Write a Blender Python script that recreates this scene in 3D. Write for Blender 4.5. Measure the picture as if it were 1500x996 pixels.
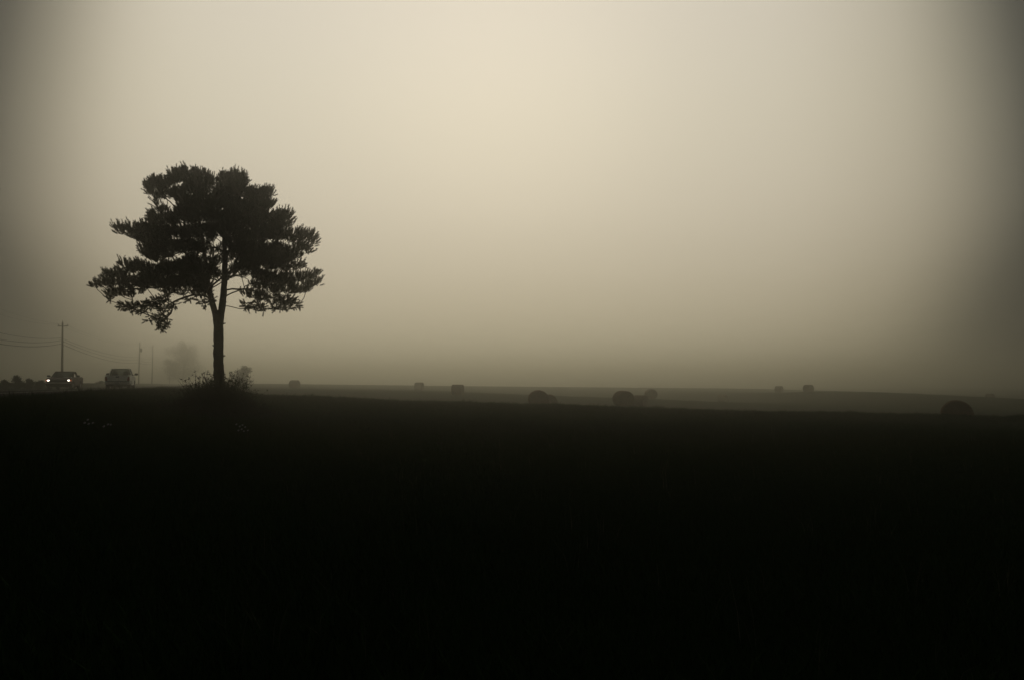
import bpy, bmesh, math, random
import numpy as np
from mathutils import Vector, Matrix, noise

for o in list(bpy.data.objects): bpy.data.objects.remove(o)
S = bpy.context.scene
COL = S.collection
R = math.radians
random.seed(7); rng = np.random.default_rng(11)

# ------------------------------------------------------------------ camera
F = 1083.0                      # focal length in pixels of the 1500 px wide photograph
EYE = 1.45
PITCH = math.atan(64 / F)
cam_d = bpy.data.cameras.new('camera'); cam = bpy.data.objects.new('camera', cam_d); COL.objects.link(cam)
cam_d.sensor_width = 36; cam_d.lens = 36 * F / 1500
cam.location = (0, 0, EYE); cam.rotation_euler = (R(90) + PITCH, 0, 0)
cam_d.clip_start = .05; cam_d.clip_end = 6000
S.camera = cam
# ------------------------------------------------------------------ light
GLOW_AZ, GLOW_EL = R(-1.5), R(25)          # where the hidden sun stands behind the fog
gdir = Vector((math.sin(GLOW_AZ) * math.cos(GLOW_EL), math.cos(GLOW_AZ) * math.cos(GLOW_EL), math.sin(GLOW_EL)))
W = bpy.data.worlds.new("World"); S.world = W; W.use_nodes = True
nt = W.node_tree; nt.nodes.clear(); N = nt.nodes.new; L = nt.links.new
out = N('ShaderNodeOutputWorld')
tc = N('ShaderNodeTexCoord')
nrm = N('ShaderNodeVectorMath'); nrm.operation = 'NORMALIZE'; L(tc.outputs['Generated'], nrm.inputs[0])
sp = N('ShaderNodeSeparateXYZ'); L(nrm.outputs[0], sp.inputs[0])
def ramp(src, lo, hi, stops):
    mr = N('ShaderNodeMapRange'); mr.inputs['From Min'].default_value = lo; mr.inputs['From Max'].default_value = hi; L(src, mr.inputs['Value'])
    rp = N('ShaderNodeValToRGB'); rp.color_ramp.interpolation = 'B_SPLINE'; el = rp.color_ramp.elements
    while len(el) > 1: el.remove(el[-1])
    for i, (a, *c) in enumerate(stops):
        q = (a - lo) / (hi - lo); e = el[0] if i == 0 else el.new(q)
        e.position = q; e.color = (*(c if len(c) == 3 else c * 3), 1)
    L(mr.outputs[0], rp.inputs[0]); return rp.outputs[0]
# the fog is thicker and duller towards the horizon ...
rv = ramp(sp.outputs['Z'], -.2, 1, [(-.2, .34, .30, .205), (0, .41, .36, .25), (.03, .42, .367, .26), (.06, .435, .38, .27), (.10, .455, .395, .285), (.15, .49, .43, .32),
          (.235, .58, .515, .40), (.35, .645, .585, .455), (.46, .66, .60, .495), (.7, .66, .60, .495), (1, .65, .59, .49)])
# ... and brightest a little left of ahead, fading behind; lens falloff painted into both sides
nw = N('ShaderNodeMapRange'); nw.interpolation_type = 'SMOOTHSTEP'
nw.inputs['From Min'].default_value = 0; nw.inputs['From Max'].default_value = .22; nw.inputs['To Min'].default_value = 1.16; nw.inputs['To Max'].default_value = 1
L(sp.outputs['Z'], nw.inputs['Value'])
ym = N('ShaderNodeMath'); ym.operation = 'MAXIMUM'; ym.inputs[1].default_value = .4; L(sp.outputs['Y'], ym.inputs[0])
xa = N('ShaderNodeMath'); xa.operation = 'DIVIDE'; L(sp.outputs['X'], xa.inputs[0]); L(ym.outputs[0], xa.inputs[1])
mx_ = N('ShaderNodeMath'); mx_.operation = 'MULTIPLY'; L(xa.outputs[0], mx_.inputs[0]); L(nw.outputs[0], mx_.inputs[1])
nw2 = N('ShaderNodeMapRange'); nw2.interpolation_type = 'SMOOTHSTEP'; nw2.inputs['From Min'].default_value = .26; nw2.inputs['From Max'].default_value = .5
nw2.inputs['To Min'].default_value = 1; nw2.inputs['To Max'].default_value = 1.05; L(sp.outputs['Z'], nw2.inputs['Value'])
mx0 = mx_; mx_ = N('ShaderNodeMath'); mx_.operation = 'MULTIPLY'; L(mx0.outputs[0], mx_.inputs[0]); L(nw2.outputs[0], mx_.inputs[1])
rh = ramp(mx_.outputs[0], -1.6, 1.6, [(-1.6, .01), (-1.1, .012), (-.9, .02), (-.80, .04, .04, .035), (-.74, .08, .08, .07), (-.69, .21, .206, .18), (-.62, .54, .53, .49), (-.55, .86, .85, .82), (-.47, .96, .955, .94), (-.35, .975), (-.2, .98), (-.03, .98), (.12, .97), (.25, .925),
          (.36, .90), (.45, .84, .835, .82), (.55, .68, .676, .645), (.62, .45, .448, .415), (.69, .15, .155, .14), (.74, .06, .063, .055), (.80, .03), (.9, .015), (1.1, .01), (1.6, .01)])
rb = ramp(sp.outputs['Y'], -1, 1, [(-1, .02), (-.4, .02), (-.1, .04), (.2, .11), (.45, .35), (.62, .72), (.72, .93), (.82, 1), (1, 1)])
m1 = N('ShaderNodeMix'); m1.data_type = 'RGBA'; m1.blend_type = 'MULTIPLY'; m1.inputs[0].default_value = 1; L(rv, m1.inputs[6]); L(rh, m1.inputs[7])
m2 = N('ShaderNodeMix'); m2.data_type = 'RGBA'; m2.blend_type = 'MULTIPLY'; m2.inputs[0].default_value = 1; L(m1.outputs[2], m2.inputs[6]); L(rb, m2.inputs[7])
sky = N('ShaderNodeTexSky'); sky.sky_type = 'NISHITA'; sky.sun_disc = False
sky.sun_elevation = GLOW_EL; sky.sun_rotation = GLOW_AZ
sky.dust_density = 8; sky.air_density = 1
bg0 = N('ShaderNodeBackground'); bg0.inputs[1].default_value = .0012; L(sky.outputs[0], bg0.inputs[0])
bg1 = N('ShaderNodeBackground'); bg1.inputs[1].default_value = 1.0; L(m2.outputs[2], bg1.inputs[0])
bg2 = N('ShaderNodeBackground'); bg2.inputs[0].default_value = (.96, 1, 1, 1); bg2.inputs[1].default_value = .022     # even dull light of the fog from every side
ad0 = N('ShaderNodeAddShader'); L(bg0.outputs[0], ad0.inputs[0]); L(bg2.outputs[0], ad0.inputs[1])
ad = N('ShaderNodeAddShader'); L(ad0.outputs[0], ad.inputs[0]); L(bg1.outputs[0], ad.inputs[1])
L(ad.outputs[0], out.inputs['Surface'])
sun_d = bpy.data.lights.new('sun', 'SUN'); sun = bpy.data.objects.new('sun', sun_d); COL.objects.link(sun)
sun_d.energy = .02; sun_d.angle = R(24); sun_d.color = (1, .92, .78)
sun.rotation_euler = (-gdir).to_track_quat('-Z', 'Y').to_euler()
S.view_settings.view_transform = 'Standard'; S.view_settings.look = 'None'
S.view_settings.exposure = 0; S.view_settings.gamma = 1
HAZE_DENSITY, HAZE_G, HAZE_COL = .0050, .945, (.965, .955, .86)
S.cycles.volume_bounces = 2
S.cycles.max_bounces = 6
S.cycles.use_denoising = True

# ------------------------------------------------------------------ helpers
def ray(px, py):
    x, y = (px - 750) / F, (498 - py) / F
    return Vector((x, math.cos(PITCH) - y * math.sin(PITCH), math.sin(PITCH) + y * math.cos(PITCH)))
def at(px, py, Y):
    d = ray(px, py); return Vector((0, 0, EYE)) + d * (Y / d.y)
def smooth(t): t = np.clip(t, 0, 1); return t * t * (3 - 2 * t)

def mesh_from(name, V, Fc, mats, midx=None, smooth_=False):
    me = bpy.data.meshes.new(name); V = np.asarray(V, np.float32); Fc = np.asarray(Fc, np.int32)
    k = Fc.shape[1]
    me.vertices.add(len(V)); me.vertices.foreach_set('co', V.ravel())
    me.loops.add(Fc.size); me.loops.foreach_set('vertex_index', Fc.ravel())
    me.polygons.add(len(Fc)); me.polygons.foreach_set('loop_start', np.arange(0, Fc.size, k, dtype=np.int32))
    me.update(calc_edges=True)
    for m in (mats if isinstance(mats, (list, tuple)) else [mats]): me.materials.append(m)
    if midx is not None: me.polygons.foreach_set('material_index', np.asarray(midx, np.int32))
    me.polygons.foreach_set('use_smooth', np.full(len(Fc), bool(smooth_)))
    me.update(); return me
def link(name, me, parent=None, loc=None):
    o = bpy.data.objects.new(name, me); COL.objects.link(o)
    if parent: o.parent = parent
    if loc is not None: o.location = loc
    return o
def tag(o, label=None, cat=None, group=None, kind=None):
    if label: o['label'] = label
    if cat: o['category'] = cat
    if group: o['group'] = group
    if kind: o['kind'] = kind
    return o
def empty(name, loc, rz=0):
    o = bpy.data.objects.new(name, None); COL.objects.link(o); o.location = loc; o.rotation_euler = (0, 0, rz); o.empty_display_size = .3
    return o
def bm_obj(name, bm, mat, parent=None, sm=False, loc=None):
    me = bpy.data.meshes.new(name); bmesh.ops.recalc_face_normals(bm, faces=bm.faces)
    for f in bm.faces: f.smooth = sm
    bm.to_mesh(me); bm.free(); me.materials.append(mat)
    return link(name, me, parent, loc)
def add_box(bm, c, s, rot=None, bev=0):
    r = bmesh.ops.create_cube(bm, size=1)
    M = Matrix.Translation(Vector(c)) @ (rot.to_4x4() if rot else Matrix()) @ Matrix.Diagonal((s[0], s[1], s[2], 1))
    bmesh.ops.transform(bm, matrix=M, verts=r['verts'])
    if bev:
        es = list({e for v in r['verts'] for e in v.link_edges})
        bmesh.ops.bevel(bm, geom=es, offset=bev, segments=2, affect='EDGES', clamp_overlap=True)
def add_cyl(bm, a, b, r0, r1=None, seg=16):
    a, b = Vector(a), Vector(b); r1 = r0 if r1 is None else r1
    d = b - a
    M = Matrix.Translation((a + b) / 2) @ d.to_track_quat('Z', 'Y').to_matrix().to_4x4()
    bmesh.ops.create_cone(bm, cap_ends=True, segments=seg, radius1=r0, radius2=r1, depth=d.length, matrix=M)

def tubes(polys, radii, seg=6):
    """several polylines with radii -> one vertex and quad array"""
    V, Q = [], []; off = 0
    for P, r in zip(polys, radii):
        P = np.asarray(P, float); n = len(P)
        if n < 2: continue
        T = np.gradient(P, axis=0); T /= np.linalg.norm(T, axis=1)[:, None] + 1e-9
        ref = np.array([0, 0, 1.]) if abs(T[0][2]) < .9 else np.array([1., 0, 0])
        A = np.cross(T, ref); A /= np.linalg.norm(A, axis=1)[:, None] + 1e-9
        B = np.cross(T, A)
        an = np.linspace(0, 2 * np.pi, seg, endpoint=False)
        ring = P[:, None] + np.asarray(r)[:, None, None] * (np.cos(an)[None, :, None] * A[:, None] + np.sin(an)[None, :, None] * B[:, None])
        V.append(ring.reshape(-1, 3))
        i, j = np.meshgrid(np.arange(n - 1), np.arange(seg), indexing='ij'); j2 = (j + 1) % seg
        Q.append(np.stack([off + i * seg + j, off + i * seg + j2, off + (i + 1) * seg + j2, off + (i + 1) * seg + j], -1).reshape(-1, 4))
        off += n * seg
    return np.concatenate(V), np.concatenate(Q)

# ------------------------------------------------------------------ materials
def mat(name, col, rough=.8, spec=.3, metal=0, noise_=None, bump=0, bscale=40, emit=None, trans=0, obj=True):
    m = bpy.data.materials.new(name); m.use_nodes = True; t = m.node_tree
    p = t.nodes['Principled BSDF']
    p.inputs['Base Color'].default_value = (*col, 1); p.inputs['Roughness'].default_value = rough
    p.inputs['Metallic'].default_value = metal; p.inputs['Specular IOR Level'].default_value = spec
    p.inputs['Transmission Weight'].default_value = trans
    tc = t.nodes.new('ShaderNodeTexCoord')
    if noise_:
        sc, col2, det = noise_
        n = t.nodes.new('ShaderNodeTexNoise'); n.inputs['Scale'].default_value = sc; n.inputs['Detail'].default_value = det
        t.links.new(tc.outputs['Object'], n.inputs['Vector'])
        r = t.nodes.new('ShaderNodeValToRGB'); r.color_ramp.elements[0].color = (*col, 1); r.color_ramp.elements[1].color = (*col2, 1)
        r.color_ramp.elements[0].position = .35; r.color_ramp.elements[1].position = .68
        t.links.new(n.outputs['Fac'], r.inputs[0]); t.links.new(r.outputs[0], p.inputs['Base Color'])
    if bump:
        n2 = t.nodes.new('ShaderNodeTexNoise'); n2.inputs['Scale'].default_value = bscale; n2.inputs['Detail'].default_value = 5
        t.links.new(tc.outputs['Object'], n2.inputs['Vector'])
        b = t.nodes.new('ShaderNodeBump'); b.inputs['Strength'].default_value = bump; b.inputs['Distance'].default_value = .05
        t.links.new(n2.outputs['Fac'], b.inputs['Height']); t.links.new(b.outputs[0], p.inputs['Normal'])
    if emit:
        p.inputs['Emission Color'].default_value = (*emit[0], 1); p.inputs['Emission Strength'].default_value = emit[1]
    return m
M = dict(
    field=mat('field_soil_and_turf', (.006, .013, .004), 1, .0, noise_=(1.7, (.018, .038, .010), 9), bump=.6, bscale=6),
    grass=mat('grass_blade', (.016, .040, .008), .9, .02, noise_=(3, (.030, .064, .014), 3)),
    glint=mat('glint_grass', (.16, .15, .09), .8, .1),  # pale colour imitates light glinting on a few blades
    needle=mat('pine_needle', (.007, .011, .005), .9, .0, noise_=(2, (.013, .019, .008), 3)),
    bark=mat('pine_bark', (.014, .010, .007), .95, .0, noise_=(14, (.032, .023, .016), 8), bump=.9, bscale=18),
    leaf=mat('dark_leaf', (.02, .032, .012), .8, .1, noise_=(3, (.035, .045, .018), 3)),
    hay=mat('hay', (.11, .07, .042), .95, .0, noise_=(18, (.26, .175, .11), 8), bump=1, bscale=30),
    asphalt=mat('asphalt', (.016, .016, .016), 1, .0, noise_=(60, (.03, .03, .028), 6), bump=.3, bscale=120),
    paintline=mat('road_paint', (.5, .5, .47), .7, .2, noise_=(25, (.3, .3, .28), 5)),
    polewood=mat('weathered_pole', (.035, .032, .028), .9, .1, noise_=(8, (.06, .055, .048), 6), bump=.5, bscale=30),
    wire=mat('wire', (.02, .02, .02), .6, .2),
    steel=mat('grey_steel', (.16, .16, .16), .5, .4, metal=.5),
    white=mat('white_paint', (.78, .78, .72), .35, .5, noise_=(5, (.66, .66, .61), 4)),
    maroon=mat('maroon_paint', (.06, .022, .017), .6, .15, noise_=(5, (.045, .018, .014), 4)),
    black=mat('black_plastic', (.012, .012, .012), .6, .3),
    rubber=mat('tyre_rubber', (.012, .012, .012), .85, .2, bump=.3, bscale=60),
    chrome=mat('bumper_chrome', (.5, .48, .45), .3, .5, metal=.9),
    rim=mat('wheel_rim', (.3, .3, .3), .4, .5, metal=.7),
    glass=mat('car_glass', (.42, .46, .45), .03, .5, trans=1),
    redlens=mat('red_lens', (.25, .012, .01), .25, .5),
    amber=mat('amber_lens', (.5, .12, .02), .3, .5, emit=((1, .22, .04), .3)),
    lamp=mat('lit_headlight', (.9, .9, .85), .3, .5, emit=((1, .93, .8), 3)),
    cloth=mat('seat_cloth', (.03, .03, .032), .9, .1),
    plate=mat('plate', (.35, .36, .36), .5, .3),
    petal=mat('white_petal', (.5, .5, .48), .8, .1),
    stem=mat('weed_stem', (.035, .038, .018), .9, .05),
)
# ------------------------------------------------------------------ terrain
RA = R(-21.5); U = np.array([math.sin(RA), math.cos(RA)]); NV = np.array([math.cos(RA), -math.sin(RA)])
ROAD_Z = 1.03; ROAD_N0, ROAD_N1 = -13.0, -5.6
BALES = [  # px, top py, distance, diameter, width, turn, label
 (788.5, 571, 67.5, 1.75, 1.5, .12, 'round hay bale in front of another, nearest the middle of the field'),
 (802, 577, 79, 1.75, 1.5, .3, 'round hay bale mostly hidden behind the one in the middle of the field'),
 (913, 572, 73, 1.72, 1.5, .42, 'dark round hay bale on the crest, right of the overlapping pair'),
 (938, 578.5, 94, 1.7, 1.55, 1.1, 'reddish hay bale, low and half faded, just behind the bale on the crest'),
 (953.5, 569.5, 120, 1.75, 1.5, .3, 'pale faded hay bale standing higher behind the reddish one'),
 (1058.5, 577.5, 150, 1.75, 1.5, 1.2, 'barely visible hay bale alone in the fog right of the middle'),
 (670.5, 562.8, 105, 1.72, 1.55, 1.35, 'grey hay bale alone on the field left of the middle'),
 (614, 559.8, 150, 1.75, 1.6, 1.3, 'faint hay bale on the far ridge left of the grey bale'),
 (431.5, 556.5, 140, 1.7, 1.5, 1.0, 'faint hay bale on the far ridge, closest to the pine tree'),
 (1141, 565, 175, 1.72, 1.5, 1.2, 'left and fainter of the two far bales on the ridge at the right'),
 (1184, 563, 155, 1.75, 1.5, .9, 'right and darker of the two far bales on the ridge at the right'),
 (1401, 586, 47, 1.75, 1.45, .05, 'near dark hay bale at the right edge of the field'),
 (1450, 576, 185, 1.7, 1.5, 1.0, 'almost invisible far hay bale at the right, beyond the near dark one')]
ctrl = [(0, -12, 0), (25, -12, -.3), (60, -10, -.8), (0, 0, 0), (1, 8, -.02), (14, 6, -.1), (38, 8, -.55), (15, 22, -.1), (38, 24, -.75), (66, 30, -1.1), (-3, 10, .1),
        (-9.5, 24, .42), (-4, 24, .2), (3, 34, .0), (18, 38, -.25), (26, 36, -.75), (48, 40, -1.2),
        (-34, 90, .5), (50, 85, -2.0), (85, 105, -2.4), (70, 60, -1.6), (-6, 62, -.45)]
for (px, py, Y, dm, *_r) in BALES:
    p = at(px, py, Y); ctrl.append((p.x, p.y, p.z - dm * .94 + .04))
for px, py, Y in [(400, 576, 44), (500, 580, 44), (600, 585, 44), (720, 588, 44), (830, 591, 44), (960, 596, 44), (1100, 600, 45), (1230, 602, 45), (1330, 603, 44), (1500, 605, 44),
                  (240, 563, 310), (380, 563, 310), (560, 564.5, 310), (750, 566, 310), (930, 567.5, 310), (1100, 569, 310), (1250, 573, 310), (1400, 577, 310), (1600, 583, 310)]:
    p = at(px, py, Y); ctrl.append((p.x, p.y, p.z - (.17 if Y < 60 else 0)))
for x in (-120, -60, 0, 60, 120, 170): ctrl.append((x * 1.9, 420, -2.6 - x * .004))
ctrl = np.array(ctrl, float)
def tps_k(d2): return .5 * d2 * np.log(d2 + 1e-9)
SC = 50.
cx = ctrl[:, :2] / SC
A_ = np.zeros((len(cx) + 3,) * 2); D2 = ((cx[:, None] - cx[None]) ** 2).sum(-1)
A_[:len(cx), :len(cx)] = tps_k(D2) + 2e-4 * np.eye(len(cx))
A_[:len(cx), len(cx)] = 1; A_[:len(cx), len(cx) + 1:] = cx; A_[len(cx):, :len(cx)] = A_[:len(cx), len(cx):].T
WT = np.linalg.solve(A_, np.concatenate([ctrl[:, 2], np.zeros(3)]))
def ground(x, y):
    x = np.asarray(x, float); y = np.asarray(y, float); shp = x.shape
    x, y = x.ravel(), y.ravel()
    X = np.clip(x, -230, 270) / SC; Y = np.clip(y, -15, 420) / SC
    d2 = (X[:, None] - cx[None, :, 0]) ** 2 + (Y[:, None] - cx[None, :, 1]) ** 2
    z = tps_k(d2) @ WT[:len(cx)] + WT[-3] + WT[-2] * X + WT[-1] * Y
    z = np.clip(z, -3.5, 1.6)
    far = smooth((y - 350) / 120); z = z * (1 - far) + (-2.8) * far
    n = x * NV[0] + y * NV[1]
    amp = .035 + .03 * smooth((y - 25) / 60)
    z = z + amp * (np.sin(x * .9 + 1.3 * np.sin(y * .5)) * np.sin(y * .7 + np.sin(x * .4)) + .5 * np.sin(x * 2.3 + y * 1.1) * np.sin(y * 2.9 - x))
    # road bank
    w = smooth((n + 4.4 + 5.2) / 5.2) if False else smooth((n + 4.6) / 5.0)
    wl = smooth((-15.0 - n) / 5.0)
    bank = ROAD_Z - .03
    zl = bank + .62 * smooth((-16 - n) / 9)                                     # shallow ground on the far side of the road
    z = np.where(n > -4.6, bank * (1 - w) + z * w, bank * (1 - wl) + zl * wl)
    return z.reshape(shp)
g1 = lambda x, y: float(ground(np.array([x]), np.array([y]))[0])

ux = np.linspace(-1, 1, 420); gx = 60 * np.sinh(ux * 3.3) / np.sinh(3.3) * 9.5
gy = np.concatenate([np.linspace(-60, 0, 30, endpoint=False), np.linspace(0, 70, 200, endpoint=False), np.linspace(70, 360, 220, endpoint=False), np.linspace(360, 1400, 36)])
GX, GY = np.meshgrid(gx, gy, indexing='ij'); GZ = ground(GX, GY)
GZ = GZ - np.where(((GX * NV[0] + GY * NV[1]) < ROAD_N1 + .3) & ((GX * NV[0] + GY * NV[1]) > ROAD_N0 - .3), .05, 0)
nx, ny = GX.shape
i, j = np.meshgrid(np.arange(nx - 1), np.arange(ny - 1), indexing='ij')
Q = np.stack([i * ny + j, (i + 1) * ny + j, (i + 1) * ny + j + 1, i * ny + j + 1], -1).reshape(-1, 4)
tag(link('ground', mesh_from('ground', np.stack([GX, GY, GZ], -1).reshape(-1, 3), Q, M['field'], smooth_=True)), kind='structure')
# road
def strip(name, n0, n1, s0, s1, z, m, step=4, thick=.25):
    ss = np.arange(s0, s1 + step, step); V, Q = [], []
    for s in ss:
        for n, zz in ((n0, z - thick), (n0, z), (n1, z), (n1, z - thick)):
            p = NV * n + U * s; V.append((p[0], p[1], zz))
    for k in range(len(ss) - 1):
        for a in range(3): Q.append((4 * k + a, 4 * k + a + 1, 4 * k + 5 + a, 4 * k + 4 + a))
    return link(name, mesh_from(name, V, Q, m))
tag(strip('road', ROAD_N0, ROAD_N1, -40, 500, ROAD_Z, M['asphalt']), kind='structure')
for n in (ROAD_N1 - .35, ROAD_N0 + .35):
    tag(strip('edge_line', n - .07, n + .07, -40, 400, ROAD_Z + .004, M['paintline'], thick=.002), kind='structure')
for n in (-9.15, -9.4):
    tag(strip('centre_line', n - .05, n + .05, -40, 400, ROAD_Z + .004, M['paintline'], thick=.002), kind='structure')

# ------------------------------------------------------------------ grass: real blades, denser near the camera
def tuft_mesh(seed, nb, h, spread, mt, wid=.006):
    r = np.random.default_rng(seed); V, T = [], []
    for b in range(nb):
        a = r.uniform(0, 2 * np.pi); d = spread * math.sqrt(r.uniform()); x0, y0 = d * math.cos(a), d * math.sin(a)
        la = r.uniform(0, 2 * np.pi); lean = r.uniform(.1, .7); hh = h * r.uniform(.5, 1.1); w = wid * r.uniform(.6, 1.3)
        wx, wy = -math.sin(la + r.uniform(-1, 1)) * w, math.cos(la) * w
        k = len(V)
        for t in (0, .5, 1.):
            bx = x0 + math.cos(la) * lean * hh * t * t; by = y0 + math.sin(la) * lean * hh * t * t; z = hh * t * (1 - .15 * lean * t) - .02
            ww = 1 - t
            V.append((bx - wx * ww, by - wy * ww, z))
            if t < 1: V.append((bx + wx * ww, by + wy * ww, z))
        T += [(k, k + 1, k + 2), (k + 1, k + 3, k + 2), (k + 2, k + 3, k + 4)]
    return mesh_from('tuft', V, T, mt)
def scatter(name, pts, scales, rots, srcs, label, cat=None):
    """point cloud whose points carry an instance of one of a few tufts (ground cover nobody could count)"""
    me = bpy.data.meshes.new(name); me.vertices.add(len(pts)); me.vertices.foreach_set('co', np.asarray(pts, np.float32).ravel())
    for nm, arr, ty in (('sc', scales, 'FLOAT'), ('rz', rots, 'FLOAT')):
        at_ = me.attributes.new(nm, ty, 'POINT'); at_.data.foreach_set('value', np.asarray(arr, np.float32))
    ob = link(name, me)
    cl = bpy.data.collections.new(name + '_source')
    for k, s in enumerate(srcs):
        so = bpy.data.objects.new(name + '_tuft', s); cl.objects.link(so)
    ng = bpy.data.node_groups.new(name, 'GeometryNodeTree')
    ng.interface.new_socket('Geometry', in_out='INPUT', socket_type='NodeSocketGeometry')
    ng.interface.new_socket('Geometry', in_out='OUTPUT', socket_type='NodeSocketGeometry')
    n = ng.nodes.new; l = ng.links.new
    gi, go = n('NodeGroupInput'), n('NodeGroupOutput')
    ci = n('GeometryNodeCollectionInfo'); ci.inputs['Collection'].default_value = cl; ci.inputs['Separate Children'].default_value = True; ci.inputs['Reset Children'].default_value = True
    ip = n('GeometryNodeInstanceOnPoints'); ip.inputs['Pick Instance'].default_value = True
    ri = n('FunctionNodeRandomValue'); ri.data_type = 'INT'; ri.inputs['Min'].default_value = 0; ri.inputs['Max'].default_value = len(srcs) - 1
    a1 = n('GeometryNodeInputNamedAttribute'); a1.data_type = 'FLOAT'; a1.inputs['Name'].default_value = 'sc'
    a2 = n('GeometryNodeInputNamedAttribute'); a2.data_type = 'FLOAT'; a2.inputs['Name'].default_value = 'rz'
    cr = n('ShaderNodeCombineXYZ'); l(a2.outputs[0], cr.inputs[2])
    l(gi.outputs[0], ip.inputs['Points']); l(ci.outputs[0], ip.inputs['Instance'])
    l([o_ for o_ in ri.outputs if o_.type == 'INT'][0], ip.inputs['Instance Index'])
    l(cr.outputs[0], ip.inputs['Rotation']); l(a1.outputs[0], ip.inputs['Scale'])
    l(ip.outputs[0], go.inputs[0])
    md = ob.modifiers.new('scatter', 'NODES'); md.node_group = ng
    return tag(ob, label, cat, kind='stuff')
srcs = [tuft_mesh(k, 26, .2, .16, M['grass']) for k in range(6)]
NT = 130000
Yr = 2.2 * (72 / 2.2) ** rng.uniform(0, 1, NT) ** .8
Xr = (Yr + 2.5) * rng.uniform(-1.2, 1.2, NT)
nn = Xr * NV[0] + Yr * NV[1]; keep = nn > ROAD_N1 + .25; Xr, Yr, nn = Xr[keep], Yr[keep], nn[keep]
sc = np.clip(.5 + Yr * .012, .5, .95) * rng.uniform(.7, 1.25, len(Xr)) * np.where(nn < 2, 1.3, 1.0) * np.where(rng.uniform(size=len(Xr)) < .05, 1.7, 1.0)
scatter('grass', np.stack([Xr, Yr, ground(Xr, Yr)], -1), sc, rng.uniform(0, 6.28, len(Xr)), srcs,
        'dark green meadow grass covering the field from the camera to the bales', 'grass')
glints = [tuft_mesh(50 + k, 3, .42, .05, M['glint'], .0025) for k in range(4)]  # sparse stalks added as painted glints in the grass
Yd = rng.uniform(3, 22, 310); Xd = Yd * rng.uniform(-.6, .75, 310); kd = (Xd * NV[0] + Yd * NV[1]) > 0
Xd, Yd = Xd[kd], Yd[kd]
scatter('glint_grass', np.stack([Xd, Yd, ground(Xd, Yd)], -1), rng.uniform(.6, 1.1, len(Xd)), rng.uniform(0, 6, len(Xd)), glints,
        'sparse grass stalks coloured pale as glints in the dark meadow', 'dry grass')

# ------------------------------------------------------------------ the pine
TY = 24.0; PXM = F / TY; ZK = 3.689
def Z(cx_, cy_, dy=0): return np.array(at(120 + cx_ / ZK, 230 + cy_ / ZK, TY + dy))
base = Z((322 - 120) * ZK, (613 - 230) * ZK); base[2] = g1(base[0], base[1])
pine = empty('pine_tree', base); tag(pine, 'large lone pine with forked trunk standing black against the fog', 'tree')
def P_(px, py, dy=0): return np.array(at(px, py, TY + dy))
trunk_path = [base - [0, 0, .3], P_(321.5, 600), P_(321.5, 570), P_(320.5, 540), P_(320, 510), P_(320.2, 490), P_(320, 474), P_(320, 464), P_(320, 455)]
stemL = [P_(318.5, 482), P_(317, 470), P_(314.5, 456), P_(311, 445), P_(308.5, 434, .2), P_(305, 420, .4), P_(303, 400, .5), P_(300, 375, .5), P_(296, 345, .4), P_(290, 315, .3), P_(283, 290, .2)]
stemR = [P_(321.5, 482), P_(322.5, 470), P_(325, 452), P_(326.5, 440), P_(328, 425), P_(329, 405, -.1), P_(329.5, 380, -.2), P_(328.5, 350, -.2), P_(328, 320, -.1), P_(330, 290, 0), P_(334, 268, .1)]
def resample(P, step):
    P = np.asarray(P); d = np.r_[0, np.cumsum(np.linalg.norm(np.diff(P, axis=0), axis=1))]
    s = np.linspace(0, d[-1], max(2, int(d[-1] / step)))
    t = np.stack([np.interp(s, d, P[:, k]) for k in range(3)], -1)
    for _ in range(3): t[1:-1] = (t[:-2] + 2 * t[1:-1] + t[2:]) / 4
    return t
def rough(P, a): return P + rng.normal(0, a, P.shape) * np.linspace(.2, 1, len(P))[:, None]
tp = resample(trunk_path, .1); sL = rough(resample(stemL, .12), .006); sR = rough(resample(stemR, .12), .006)
tr = np.interp(np.linspace(0, 1, len(tp)), [0, .12, .3, .8, 1], [.25, .185, .16, .15, .115])
rL = np.linspace(.105, .035, len(sL)); rR = np.linspace(.12, .035, len(sR)); rR[:3] = .108
def ragged_tube(P, r, seg, amp):
    V, Qd = tubes([P], [r], seg)
    c = np.repeat(P, seg, axis=0)
    f = np.array([1 + amp * noise.noise(Vector(v * 6)) + amp * .6 * noise.noise(Vector(v * 19)) for v in V])
    return c + (V - c) * f[:, None], Qd
parts = [ragged_tube(tp, tr, 20, .16), ragged_tube(sL, rL, 14, .14), ragged_tube(sR, rR, 14, .14)]
knots = []
for px, py, dx in ((327, 475, 6), (327.3, 522, 4.5), (313, 507, -3), (330, 444, 3), (316.5, 461, 4)):
    a = P_(px - dx * .5, py); b = P_(px + dx * .6, py - 1.5); knots.append(tubes([np.array([a, (a + b) / 2, b])], [[.035, .028, .012]], 7))
def join(ps):
    V, Qd, o_ = [], [], 0
    for v, q in ps: V.append(v); Qd.append(q + o_); o_ += len(v)
    return np.concatenate(V), np.concatenate(Qd)
v, q = join(parts + knots)
link('trunk', mesh_from('trunk', v - base, q, M['bark'], smooth_=True), pine)

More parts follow.
